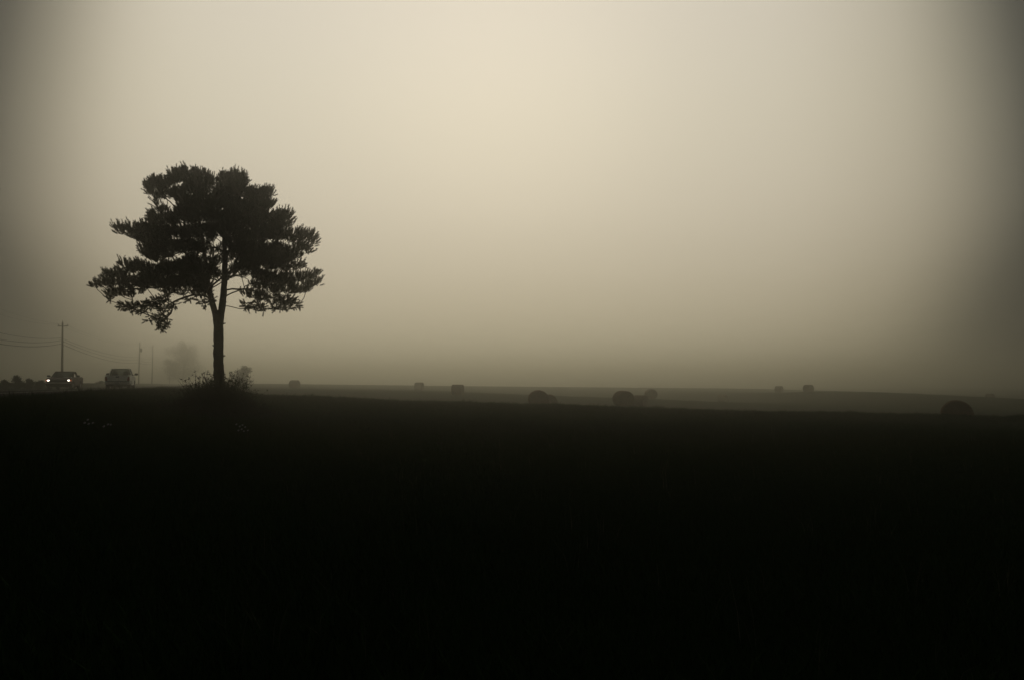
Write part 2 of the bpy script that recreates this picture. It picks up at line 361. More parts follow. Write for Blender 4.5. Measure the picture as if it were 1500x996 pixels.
pads = [  # silhouette pads: x, y, rx, ry in the enlarged crown, fill
 (385,150,48,30,1),(365,185,30,35,.9),(450,150,45,40,1),(500,120,35,45,1),(550,110,35,45,1),(440,205,50,35,.8),(630,115,28,42,1),(665,115,22,30,.9),(700,140,28,35,1),(600,170,50,45,1),
 (650,190,50,40,1),(770,135,32,35,1),(815,125,35,40,1),(860,140,38,40,1),(820,185,60,40,1),(900,215,45,40,1),(955,205,38,32,1),(1000,200,36,24,.9),(1005,265,36,28,.9),(950,265,50,40,1),
 (400,230,35,24,.55),(410,265,25,16,.5),(520,210,50,35,1),(560,255,60,42,1.1),(640,260,60,45,1.1),(720,240,50,45,1.1),(800,255,60,45,1.1),(880,290,60,45,1.1),
 (385,320,32,22,.8),(375,350,30,20,.9),(430,345,50,32,1),(510,345,55,38,1),(600,335,65,45,1.2),(700,325,60,45,1.2),(800,340,65,45,1.2),(900,360,65,45,1.2),(985,330,50,40,1),
 (1065,325,40,28,1),(1110,325,35,30,.95),(1060,370,60,32,1),(1125,365,22,22,.6),
 (190,390,25,16,1),(215,405,35,25,1),(258,395,26,26,1),(290,425,50,30,1.05),(335,395,45,32,1),(390,405,55,36,1.1),(470,410,60,42,1.1),(560,420,60,45,1.1),(640,420,50,40,1.1),
 (330,505,32,20,.7),(360,470,45,28,.9),(370,530,50,24,.9),(440,480,55,35,1),(400,555,50,24,.9),(520,490,50,30,.9),(600,490,50,35,.9),
 (850,410,50,35,1),(880,460,60,38,1),(960,420,70,45,1.2),(1050,430,65,45,1.2),(1140,440,55,40,1.1),(1190,430,32,30,1),(1235,440,28,30,1),(1250,470,20,20,.8),(1180,490,58,34,1),(1225,515,25,18,.8),
 (960,500,60,35,1),(1050,510,65,38,1.1),(1130,535,60,32,1),(820,500,35,28,.6),(860,555,50,30,.8),(930,570,60,30,1),(1020,590,65,32,1),(1100,600,55,32,1),(1165,595,36,26,.9),
 (690,480,30,22,.5),(700,560,35,22,.6),(690,610,45,30,.9),(820,620,35,24,.6),
 (225,590,24,16,.9),(250,600,25,18,.9),(140,645,30,20,.9),(165,640,30,22,.9),(75,700,28,14,1),(105,690,30,16,1),(150,690,50,26,1.1),(210,640,50,32,1.1),(280,610,45,32,1.1),(320,600,40,28,1),
 (370,630,60,42,1.2),(460,620,60,45,1.2),(550,610,60,45,1.2),(630,620,50,40,1.1),(250,690,70,36,1.2),(340,690,60,34,1.2),(430,690,60,34,1.1),(520,690,60,36,1.1),(600,690,50,36,1.1),(650,680,40,36,1),
 (155,745,34,20,.8),(145,772,18,10,.7),(210,740,45,24,1),(270,750,40,20,.9),(330,735,40,14,.6),(230,805,40,18,1),(280,815,50,22,1),(340,805,50,22,1),(400,790,50,24,1),(450,770,40,22,.85),
 (320,835,30,14,.8),(430,820,40,22,.8),(490,800,32,20,.6),(470,735,45,20,.6),(540,740,40,18,.6),(415,870,22,18,.45),(455,865,20,22,.5),(425,905,28,24,.6),(455,905,22,22,.55),(430,930,18,10,.6),(360,882,14,10,.8),(375,862,12,8,.5),
 (580,770,24,14,.5),(640,775,30,16,.55),(665,800,20,16,.5),(620,745,40,18,.8),(690,720,30,26,.9),(700,770,20,16,.5),(660,740,30,22,.8),
 (870,640,34,22,.6),(940,640,50,28,.9),(1010,660,60,32,1),(1090,670,60,34,1),(1170,660,45,26,1),(1225,650,36,22,1),(1265,640,20,14,.9),(1270,690,30,14,.9),(1220,695,40,22,1),(1190,725,40,22,.9),
 (960,700,55,26,.8),(1040,720,60,30,1),(1120,725,60,28,1),(900,750,44,22,.55),(960,760,48,28,.75),(1040,770,50,28,.85),(1110,780,48,28,.9),(1160,805,26,16,.7),(1090,815,44,18,.75),(1050,820,26,14,.6),
 (890,800,34,24,.45),(940,805,30,22,.5),(970,820,30,20,.6),(880,815,16,14,.5),(910,690,40,20,.3),(740,180,24,24,.5),(740,210,30,26,.9),
]
holes = [(740,455,24,14),(662,538,20,12),(515,540,32,13),(470,560,24,10),(892,672,26,20),(482,300,18,14),(432,243,16,11),(375,745,44,17),(812,442,16,9),(598,660,14,8),(735,705,14,12),
         (740,600,9,12),(805,265,10,10),(670,243,8,9),(1000,488,26,5),(730,130,5,26),(594,100,7,24),(1012,640,22,6),(800,600,14,7),(560,375,12,5),(488,185,10,7),(840,690,18,9),(500,770,18,6),(1100,660,24,4),(845,755,12,14)]
def stub(): pass
nodes = []; par = []; stem_n = {}
def add_node(p, pa): nodes.append(np.asarray(p, float)); par.append(pa); return len(nodes) - 1
for nm, P in (('L', sL), ('R', sR)):
    pa = -1
    for p in P[6:]: pa = add_node(p, pa)
NSTEM = len(nodes)
LIMBS = [([(327.5, 436), (333, 432), (341, 428), (352, 425), (366, 422), (382, 420), (400, 423), (412, 428)], .0),
         ([(328.5, 425), (336, 424), (350, 423.5), (366, 424.5), (380, 428), (392, 436)], -.5),
         ([(305.5, 436), (298, 431), (286, 431), (272, 434), (258, 440), (246, 447), (238, 456), (234, 466)], .1),
         ([(304, 427), (290, 425), (272, 427), (252, 424), (232, 421), (210, 422), (188, 425), (170, 423)], .7),
         ([(303, 404), (292, 398), (275, 394), (250, 396), (228, 400), (205, 402), (180, 410)], -.5),
         ([(301, 380), (286, 372), (265, 362), (240, 352), (215, 345)], .4),
         ([(329.5, 396), (342, 390), (360, 386), (385, 380), (410, 376), (435, 372)], .5),
         ([(329.5, 408), (345, 402), (365, 402), (392, 404), (420, 408), (445, 412)], -.7),
         ([(329, 366), (345, 358), (365, 350), (390, 345), (420, 350)], -.3),
         ([(328.5, 345), (342, 332), (358, 318), (375, 305), (390, 295)], .4),
         ([(296, 345), (282, 330), (265, 312), (245, 292), (228, 280)], -.3)]
for pts, dyy in LIMBS:
    P = resample([P_(a, b, dyy * k / 4) for k, (a, b) in enumerate(pts)], .16)
    pa = int(np.argmin(np.linalg.norm(np.array(nodes[:NSTEM]) - P[0], axis=1)))
    for p in P: pa = add_node(p + rng.normal(0, .01, 3), pa)
axis = np.array([base[0] - .02, base[1]])
PAD = []
pads += [(745, 515, 40, 22, .8), (790, 545, 36, 20, .8), (728, 575, 36, 22, .8), (800, 640, 40, 20, .7), (765, 665, 30, 20, .6), (705, 440, 26, 16, .9), (785, 480, 30, 18, .9), (750, 420, 40, 20, .9), (850, 600, 50, 24, .9), (700, 630, 30, 20, .8), (560, 500, 70, 34, 1), (640, 500, 50, 30, .9), (480, 530, 60, 28, .9), (600, 570, 60, 28, .9), (690, 400, 45, 34, 1), (740, 380, 50, 34, 1), (800, 400, 50, 36, 1), (850, 520, 60, 34, 1), (780, 560, 40, 26, .7),
 (700, 520, 30, 20, .6), (760, 640, 40, 24, .6), (820, 460, 45, 30, .9), (930, 520, 60, 34, 1), (890, 600, 60, 26, .9), (600, 650, 60, 30, 1), (430, 300, 50, 24, .8), (560, 300, 60, 30, 1), (700, 650, 40, 30, .8),
 (420, 455, 60, 30, 1), (340, 450, 50, 26, 1), (400, 500, 60, 30, 1), (760, 200, 50, 40, 1), (690, 290, 60, 40, 1), (840, 320, 60, 40, 1), (940, 310, 50, 36, 1), (1010, 395, 60, 34, 1), (1000, 545, 60, 30, 1), (1080, 560, 60, 30, 1)]
for (x, y, rx, ry, den) in pads:
    hx = (120 + x / ZK - 312) / 175.
    cap = 2.5 * math.sqrt(max(.02, 1 - min(1, hx * hx)))
    dy = rng.uniform(-1, 1) * cap * .75
    PAD.append((x, y, rx, ry, den, dy))
    if abs(hx) < .6 and den >= .9 and y < 720:
        PAD.append((x + rng.uniform(-15, 15), y + rng.uniform(-8, 8), rx * .9, ry * .9, .8, -np.sign(dy) * rng.uniform(.3, 1) * cap))
cent = [Z(p[0], p[1] + p[3] * .35, p[5]) for p in PAD]
order = sorted(range(len(PAD)), key=lambda k: math.hypot(cent[k][0] - axis[0], cent[k][1] - axis[1]))
pad_node = {}
for k in order:
    c = cent[k]; NA = np.array(nodes); d = np.linalg.norm(NA - c, axis=1)
    rad = np.hypot(NA[:, 0] - axis[0], NA[:, 1] - axis[1]); cr_ = math.hypot(c[0] - axis[0], c[1] - axis[1])
    cost = d + 1.2 * np.maximum(0, rad - cr_) + .9 * np.maximum(0, NA[:, 2] - c[2] + .05) + np.where(np.arange(len(NA)) < NSTEM, .0, .10)
    b = int(np.argmin(cost)); a = NA[b]; n = max(2, int(d[b] / .16)); pa = b
    side = rng.normal(0, .05, 3) * d[b]
    for s in range(1, n + 1):
        t = s / n; p = a * (1 - t) + c * t + side * math.sin(math.pi * t) + np.array([0, 0, .03 * d[b] * math.sin(math.pi * t)]) + rng.normal(0, .012, 3)
        pa = add_node(p, pa)
    pad_node[k] = pa
# twigs inside pads, shoots on the twigs
shP, shD, shL, twP, twR = [], [], [], [], []
def in_hole(x, y):
    for hx, hy, a, b in holes:
        if ((x - hx) / a) ** 2 + ((y - hy) / b) ** 2 < 1: return True
    return False
for k, (x, y, rx, ry, den, dy) in enumerate(PAD):
    mx, mz = rx / ZK / PXM, ry / ZK / PXM; md = max(mx * .8, .25)
    cnt = int((den if y < 730 else min(1, den * 1.35)) * 44 * (mx * mz * math.pi) / .1) + 4
    root = nodes[pad_node[k]]
    for _ in range(cnt):
        v = rng.normal(0, 1, 3); v /= np.linalg.norm(v) + 1e-9; v *= rng.uniform() ** (1 / 2.4) * .88
        if v[2] < -.55 and rng.uniform() < .4: continue
        X, Yz = x + v[0] * rx, y - v[2] * ry
        if in_hole(X, Yz) and rng.uniform() < .93: continue
        p = Z(X, Yz, dy + v[1] * md)
        outw = np.array([p[0] - axis[0], p[1] - axis[1], 0]); outw /= np.linalg.norm(outw) + .3
        low = 1 if y > 760 else 0
        d = np.array([v[0], v[1], v[2] * .8]) * (.9 + .5 * low) + outw * .45 + np.array([0, 0, 1.0 - .9 * low]) + rng.normal(0, .2 + .33 * low, 3)
        d /= np.linalg.norm(d)
        shP.append(p); shD.append(d); shL.append(rng.uniform(.13, .21) if not low else rng.uniform(.09, .16))
        if not low and v[2] > .05 and rng.uniform() < .22:
            shL[-1] = rng.uniform(.22, .31); d = outw * .35 + v * .35 + np.array([0, 0, 1.]) + rng.normal(0, .13, 3); shD[-1] = d / np.linalg.norm(d)
        if rng.uniform() < .33:
            mid = (root + p) / 2 + rng.normal(0, .03, 3) - [0, 0, .03]
            twP.append(np.array([root, mid, p, p + d * .06])); twR.append([.010, .007, .0045, .003])
shP, shD, shL = map(np.array, (shP, shD, shL))
NN = 92
n_s = len(shP)
t = rng.uniform(.0, 1, (n_s, NN)) ** .8
ref = np.cross(shD, [0.3, .2, 1]); ref /= np.linalg.norm(ref, axis=1)[:, None]; ref2 = np.cross(shD, ref)
ang = rng.uniform(0, 2 * np.pi, (n_s, NN))
radial = np.cos(ang)[..., None] * ref[:, None] + np.sin(ang)[..., None] * ref2[:, None]
b0 = shP[:, None] + shD[:, None] * (shL[:, None] * t)[..., None]
nd = shD[:, None] * (1.0 + .5 * t)[..., None] + radial * .85; nd /= np.linalg.norm(nd, axis=2)[..., None]
nl = rng.uniform(.046, .072, (n_s, NN))[..., None]
wv = np.cross(nd, rng.normal(0, 1, nd.shape)); wv /= np.linalg.norm(wv, axis=2)[..., None] + 1e-9
w = .0038
Vn = np.stack([b0 - wv * w, b0 + wv * w, b0 + nd * nl], 2).reshape(-1, 3) - base
Fn = np.arange(len(Vn)).reshape(-1, 3)
print('shoots', n_s, 'needle tris', len(Fn))
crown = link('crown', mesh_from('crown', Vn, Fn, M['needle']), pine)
crown['kind'] = 'stuff'
v, q = tubes(twP, twR, 4)
tw = link('twigs', mesh_from('twigs', v - base, q, M['bark']), pine); tw['kind'] = 'stuff'
# limbs: every chain that leaves a stem is one limb with its side branches
ch = [[] for _ in nodes]
for k, pa in enumerate(par):
    if pa >= 0: ch[pa].append(k)
wgt = [0.0] * len(nodes)
for k in range(len(nodes) - 1, -1, -1):
    wgt[k] += 1 if not ch[k] else 0
    if par[k] >= 0 and k >= NSTEM: wgt[par[k]] += wgt[k]
rad_ = lambda k: .0085 * max(1, wgt[k]) ** .5 + .003
for s in range(NSTEM):
    for c in ch[s]:
        if c < NSTEM: continue
        polys, rs = [], []; stack = [(s, c)]
        while stack:
            a, b = stack.pop(); P = [nodes[a]]; rr = [rad_(b)]; k = b
            while True:
                P.append(nodes[k]); rr.append(rad_(k))
                if not ch[k]: break
                nxt = max(ch[k], key=lambda q_: wgt[q_])
                for q_ in ch[k]:
                    if q_ != nxt: stack.append((k, q_))
                k = nxt
            polys.append(np.array(P)); rs.append(rr)
        v, q = tubes(polys, rs, 6)
        link('limb', mesh_from('limb', v - base, q, M['bark'], smooth_=True), pine)

# ------------------------------------------------------------------ weeds round the pine and flowers
def weeds(name, cx_, cy_, spread_x, spread_y, n, h0, h1, label, mt, wid=.006, heads=.5):
    V, T = [], []
    def quad(a, b, w):
        d = b - a; s_ = np.cross(d, rng.normal(0, 1, 3)); s_ /= np.linalg.norm(s_) + 1e-9
        k = len(V); V.extend([a - s_ * w, a + s_ * w, b + s_ * w * .6, b - s_ * w * .6]); T.append((k, k + 1, k + 2, k + 3))
    for _ in range(n):
        x = cx_ + rng.normal(0, spread_x); y = cy_ + rng.normal(0, spread_y)
        f = math.exp(-((x - cx_) / spread_x) ** 2 * .35)
        h = rng.uniform(h0, h1) * f; p = np.array([x, y, g1_fast(x, y) - .03]); d = np.array([rng.normal(0, .28), rng.normal(0, .28), 1.]); lean = rng.normal(0, .5, 2) * .5
        m_ = 6; st = h / m_
        for s in range(m_):
            d2 = d + np.array([lean[0], lean[1], 0]) * (s / m_) * 1.6; d2 /= np.linalg.norm(d2); q_ = p + d2 * st
            quad(p, q_, wid * (1 - s / m_ * .6))
            for _k in range(2):
                lf = rng.normal(0, 1, 3); lf[2] = abs(lf[2]) * .8; lf /= np.linalg.norm(lf); L_ = rng.uniform(.05, .16) * (1.2 - s / m_)
                mid = p + lf * L_ * .5; quad(p, mid, .008 + wid); quad(mid, p + lf * L_ + [0, 0, -.02], .007)
            p = q_
        if rng.uniform() < heads:
            for _k in range(9):
                lf = rng.normal(0, 1, 3); lf[2] += .8; lf /= np.linalg.norm(lf); quad(p, p + lf * rng.uniform(.03, .08), .006)
    return tag(link(name, mesh_from(name, V, T, mt)), label, 'weeds', kind='stuff')
wx = np.linspace(-60, 60, 241); wy = np.linspace(0, 80, 161); WG = ground(*np.meshgrid(wx, wy, indexing='ij'))
def g1_fast(x, y):
    a = min(max((x + 60) / .5, 0), 239.99); b = min(max(y / .5, 0), 159.99); i_, j_ = int(a), int(b); fa, fb = a - i_, b - j_
    return float((WG[i_, j_] * (1 - fa) + WG[i_ + 1, j_] * fa) * (1 - fb) + (WG[i_, j_ + 1] * (1 - fa) + WG[i_ + 1, j_ + 1] * fa) * fb)
bx, by = base[0], base[1]
weeds('tall_weeds', bx + .1, by - .4, .5, .6, 1500, .8, 1.5, 'dense dark thicket of tall weeds around the foot of the lone pine', M['stem'], .009)
weeds('low_weeds', bx + .35, by - .9, 1.0, .7, 800, .4, .95, 'lower dark weeds spreading on both sides of the pine thicket', M['leaf'], .010, .2)
def leafy(name, px, Y, h, nst, label, leafw=.02, leafl=.10, lean=.35):
    p0 = at(px, 600, Y); bx_, by_ = p0.x, p0.y; b_ = Vector((bx_, by_, g1(bx_, by_)))
    root = empty(name, b_); tag(root, label, 'plant')
    polys, rs, V, T = [], [], [], []
    for s in range(nst):
        a = rng.uniform(0, 6.28); hh = h * rng.uniform(.65, 1); P = []
        for k in range(7):
            t_ = k / 6; P.append(np.array([math.cos(a) * lean * hh * t_ ** 1.6, math.sin(a) * lean * hh * t_ ** 1.6, hh * t_ * (1 - .12 * t_) - .05]))
        P = np.array(P); polys.append(P); rs.append(np.linspace(.007, .002, 7))
        for k in range(2, 7):
            for _k in range(3):
                dd = rng.normal(0, 1, 3); dd[2] = dd[2] * .4 + .1; dd /= np.linalg.norm(dd); sd = np.cross(dd, [0, 0, 1]); sd /= np.linalg.norm(sd) + 1e-9
                L_ = leafl * rng.uniform(.6, 1.1); o_ = P[k]; i0 = len(V)
                V.extend([o_, o_ + dd * L_ * .45 + sd * leafw + [0, 0, .01], o_ + dd * L_ + [0, 0, -.03], o_ + dd * L_ * .45 - sd * leafw + [0, 0, .01]])
                T.append((i0, i0 + 1, i0 + 2, i0 + 3))
    v_, q_ = tubes(polys, rs, 4)
    link('stem', mesh_from('stem', v_, q_, M['stem']), root)
    link('foliage', mesh_from('foliage', V, T, M['leaf']), root)
leafy('broadleaf_weed', 377, 22.5, .95, 5, 'dark broad-leaved weed leaning out at the right edge of the pine thicket')
leafy('broadleaf_weed', 391, 22.8, .7, 3, 'smallest broad-leaved weed standing apart to the right of the pine thicket')
leafy('broadleaf_weed', 274, 23.0, .75, 6, 'dark leafy weed at the left edge of the pine thicket')
leafy('broadleaf_weed', 300, 24.2, 1.0, 5, 'tall thin-leaved weed just left of the pine trunk', .02, .12)
leafy('broadleaf_weed', 350, 24.0, 1.3, 6, 'tall arching weed just right of the pine trunk', .02, .15, .6)
def flower(px, py, Y, label, grp):
    p = at(px, py, Y); gz = g1(p.x, p.y); hgt = max(.15, p.z - gz)
    root = empty('wildflower', (p.x, p.y, gz)); tag(root, label, 'flower', grp)
    bm = bmesh.new(); add_cyl(bm, (0, 0, -.03), (.02, 0, hgt), .003, .002, 5); bm_obj('stem', bm, M['stem'], root)
    bm = bmesh.new(); k0 = rng.uniform(0, 6)
    c = bm.verts.new((.02, 0, hgt))
    for k in range(9):
        a = k0 + k * 6.283 / 9; r_ = .02
        v1 = bm.verts.new((.02 + r_ * math.cos(a - .22), r_ * math.sin(a - .22), hgt + .005)); v2 = bm.verts.new((.02 + r_ * 1.15 * math.cos(a), r_ * 1.15 * math.sin(a), hgt + .003)); v3 = bm.verts.new((.02 + r_ * math.cos(a + .22), r_ * math.sin(a + .22), hgt + .005))
        bm.faces.new((c, v1, v2, v3))
    bmesh.ops.transform(bm, matrix=Matrix.Translation((0, 0, hgt)) @ Matrix.Rotation(.9, 4, 'X') @ Matrix.Translation((0, 0, -hgt)), verts=bm.verts)
    bm_obj('flower_head', bm, M['petal'], root)
for px, py in ((345, 621), (350, 624), (354, 622), (348, 630), (353, 628), (358, 625), (362, 630), (356, 631)):
    flower(px, py, 17 + rng.uniform(-.6, .6), 'small white flower in the patch in front of the pine thicket', 'white flowers in front of the pine thicket')
for px, py in ((122, 634), (128, 632), (134, 637), (150, 643), (156, 646), (160, 641), (126, 645)):
    flower(px, py, 13 + rng.uniform(-.5, .5), 'small white flower on the dark bank at the left of the field', 'white flowers on the bank at the left')

# ------------------------------------------------------------------ hay bales
def bale(px_c, ytop, Y, diam, wid, ang, label, flat=.94):
    top = at(px_c, ytop, Y); r = diam / 2
    n1_, n2_ = 64, 14; V, Qd = [], []
    zb = top.z - diam * flat
    sd = rng.uniform(0, 50)
    prof = [(-.5, 0), (-.502, .25), (-.498, .5), (-.505, .75), (-.5, .93), (-.47, .99)] + [(t_, 1.0) for t_ in np.linspace(-.4, .4, 9)] + [(.47, .99), (.5, .93), (.505, .75), (.498, .5), (.502, .25), (.5, 0)]
    for (u_, rr) in prof:
        for k in range(n1_):
            a = 2 * math.pi * k / n1_; x = r * rr * math.cos(a); z = r * rr * math.sin(a)
            nse = noise.noise(Vector((x * 3 + sd, u_ * wid * 3, z * 3))) * .03 + noise.noise(Vector((x * 11 + sd, u_ * wid * 11, z * 11))) * .016
            s_ = 1 + nse * (1 if rr > .3 else 0)
            x *= s_; z *= s_
            if z < -r * .72: z = -r * .72 + (z + r * .72) * .45; x *= 1.05
            V.append((x, u_ * wid + (nse * .6 if abs(u_) > .45 else 0), (z + r) * flat))
    m_ = len(prof)
    for a in range(m_ - 1):
        for k in range(n1_): Qd.append((a * n1_ + k, a * n1_ + (k + 1) % n1_, (a + 1) * n1_ + (k + 1) % n1_, (a + 1) * n1_ + k))
    b_ = Vector((top.x, top.y, zb - .12 * 0))
    root = empty('hay_bale', b_, ang); tag(root, label, 'hay bale', 'round hay bales lying in the field')
    link('rolled_hay', mesh_from('rolled_hay', V, Qd, M['hay'], smooth_=True), root)
    # straw ends sticking out of the roll
    V, T = [], []
    for _ in range(420 if Y < 80 else 90):
        a = rng.uniform(-.4, math.pi + .4); u_ = rng.uniform(-.5, .5) * wid; p = np.array([r * math.cos(a), u_, (r * math.sin(a) + r) * flat])
        d = np.array([math.cos(a), rng.normal(0, .6), math.sin(a)]) * .6 + rng.normal(0, .5, 3); d /= np.linalg.norm(d); s_ = np.cross(d, rng.normal(0, 1, 3)); s_ /= np.linalg.norm(s_); L_ = rng.uniform(.03, .08)
        k = len(V); V.extend([p - s_ * .004, p + s_ * .004, p + d * L_]); T.append((k, k + 1, k + 2))
    st = link('loose_straw', mesh_from('loose_straw', V, T, M['hay']), root); st['kind'] = 'stuff'
az = lambda px: -math.atan((px - 750) / F)
for (px, py, Y, dm, wd, an, lb) in BALES: bale(px, py, Y, dm, wd, az(px) + an, lb)

# ------------------------------------------------------------------ utility poles and wires
def npole(px, Y): return at(px, 560, Y)
def pole(px, ytop, Y, label, lean=0, arm=None, transformer=False, extra=()):
    b_ = npole(px, Y); gz = g1(b_.x, b_.y); top = at(px, ytop, Y).z; h = top - gz
    root = empty('utility_pole', (b_.x, b_.y, gz)); tag(root, label, 'utility pole', 'utility poles along the road')
    bm = bmesh.new(); add_cyl(bm, (0, 0, -.3), (lean, 0, h), .17, .10, 14); bm_obj('post', bm, M['polewood'], root, True)
    at_z = lambda z: lean * z / h
    if arm:
        z = h - arm
        bm = bmesh.new(); add_box(bm, (at_z(z), 0.13, z), (1.5, .09, .12), bev=.01); bm_obj('crossarm', bm, M['polewood'], root)
        for s in (-.66, .66):
            bm = bmesh.new(); add_cyl(bm, (at_z(z) + s, .13, z + .05), (at_z(z) + s, .13, z + .3), .06, .035, 10); add_cyl(bm, (at_z(z) + s, .13, z + .18), (at_z(z) + s, .13, z + .22), .085, .085, 10)
            bm_obj('insulator', bm, M['steel'], root)
    bm = bmesh.new(); add_cyl(bm, (at_z(h), 0, h), (at_z(h), 0, h + .28), .045, .03, 10); bm_obj('insulator', bm, M['steel'], root)
    for z in extra:
        bm = bmesh.new(); add_box(bm, (at_z(z) + .14, 0, z), (.16, .1, .12), bev=.01); bm_obj('wire_clamp', bm, M['steel'], root)
    if transformer:
        z = h - 2.0
        tr_ = bm_obj('transformer', (lambda b: (add_cyl(b, (.42, 0, z - .5), (.42, 0, z + .4), .26, .26, 18), add_cyl(b, (.42, 0, z + .4), (.42, 0, z + .47), .28, .2, 18), b)[2])(bmesh.new()), M['steel'], root, True)
        for dz_ in (.2, -.25):
            bm = bmesh.new(); add_box(bm, (.15, 0, z + dz_), (.16, .08, .06)); bm_obj('bracket', bm, M['steel'], root)
        for s in (-.1, .1):
            bm = bmesh.new(); add_cyl(bm, (.42 + s, 0, z + .46), (.42 + s, 0, z + .68), .035, .02, 8); bm_obj('bushing', bm, M['steel'], tr_)
    return root, b_, gz, h
pA = npole(-262, 40)
PO = [(pA, 40)]
pole(-262, 100 + 60, 40, 'weathered wooden utility pole just outside the left of the view', 0, .7)
r1 = pole(91, 472, 105, 'nearest wooden utility pole with short crossarm, leaning, behind the oncoming pickup', -.25, .55, extra=(5.4, 6.0))
r2 = pole(203, 502, 200, 'faint far utility pole with a transformer drum, right of the white pickup', 0, None, True)
r3 = pole(222.5, 506, 235, 'faintest and slimmest utility pole, furthest right in the fog', 0, None)
def wire(name, pts, sags, rad, label):
    P = []
    for (a, b, s) in zip(pts[:-1], pts[1:], sags):
        for t_ in np.linspace(0, 1, 25)[:-1]:
            P.append(np.array(a) * (1 - t_) + np.array(b) * t_ - np.array([0, 0, 4 * s * t_ * (1 - t_)]))
    P.append(np.array(pts[-1])); v_, q_ = tubes([np.array(P)], [np.full(len(P), rad)], 5)
    o = link(name, mesh_from(name, v_, q_, M['wire'], smooth_=True)); tag(o, label, 'power line', 'power lines along the poles')
def wp(px, py, Y, dx=0): p = at(px, py, Y); return (p.x + dx, p.y, p.z)
def z0(z): return (pA.x, pA.y, z)
wire('power_line', [z0(7.7), wp(89, 495, 105), wp(203, 523, 200), wp(222, 526, 235)], [1.3, .9, .3], .022, 'upper of the three low wires fixed halfway up the nearest pole')
wire('power_line', [z0(7.0), wp(89.3, 498.5, 105), wp(203, 527, 200), wp(222, 530, 235)], [1.45, 1.0, .3], .026, 'middle one of the three low wires on the nearest pole')
wire('power_line', [z0(6.7), wp(89.5, 503.5, 105), wp(203, 531, 200), wp(222, 533, 235)], [1.5, 1.05, .3], .032, 'lowest and thickest wire running past the nearest pole')
wire('power_line', [z0(9.6), wp(84, 475, 105), wp(202, 505, 200), wp(222, 508, 235)], [1.3, 1.0, .3], .010, 'thin high wire on the left end of the pole crossarm')
wire('power_line', [z0(10.2), wp(94.5, 475, 105), wp(204, 503, 200), wp(223, 507, 235)], [1.2, 1.0, .3], .010, 'thin high wire on the right end of the pole crossarm')
for (px, py) in ((96.5, 502.5), (96.5, 506.5)):
    pass

# ------------------------------------------------------------------ pickups
def extrude_profile(bm, pts, xs):
    """pts (y,z) outline; xs list of (x, inset) layers"""
    cy = sum(p[0] for p in pts) / len(pts); cz = sum(p[1] for p in pts) / len(pts)
    rings = []
    for x, s_ in xs:
        ring = []
        for (y, z) in pts:
            dy_, dz_ = y - cy, z - cz; ln = math.hypot(dy_, dz_) or 1
            ring.append(bm.verts.new((x, y - dy_ / ln * s_, z - dz_ / ln * s_)))
        rings.append(ring)
    n = len(pts)
    for a, b in zip(rings[:-1], rings[1:]):
        for k in range(n): bm.faces.new((a[k], a[(k + 1) % n], b[(k + 1) % n], b[k]))
    bm.faces.new(rings[0]); bm.faces.new(list(reversed(rings[-1])))
def arch(yc, r_, z0_, n=9):
    return [(yc + r_ * math.cos(a), z0_ + r_ * math.sin(a)) for a in np.linspace(0, math.pi, n)]
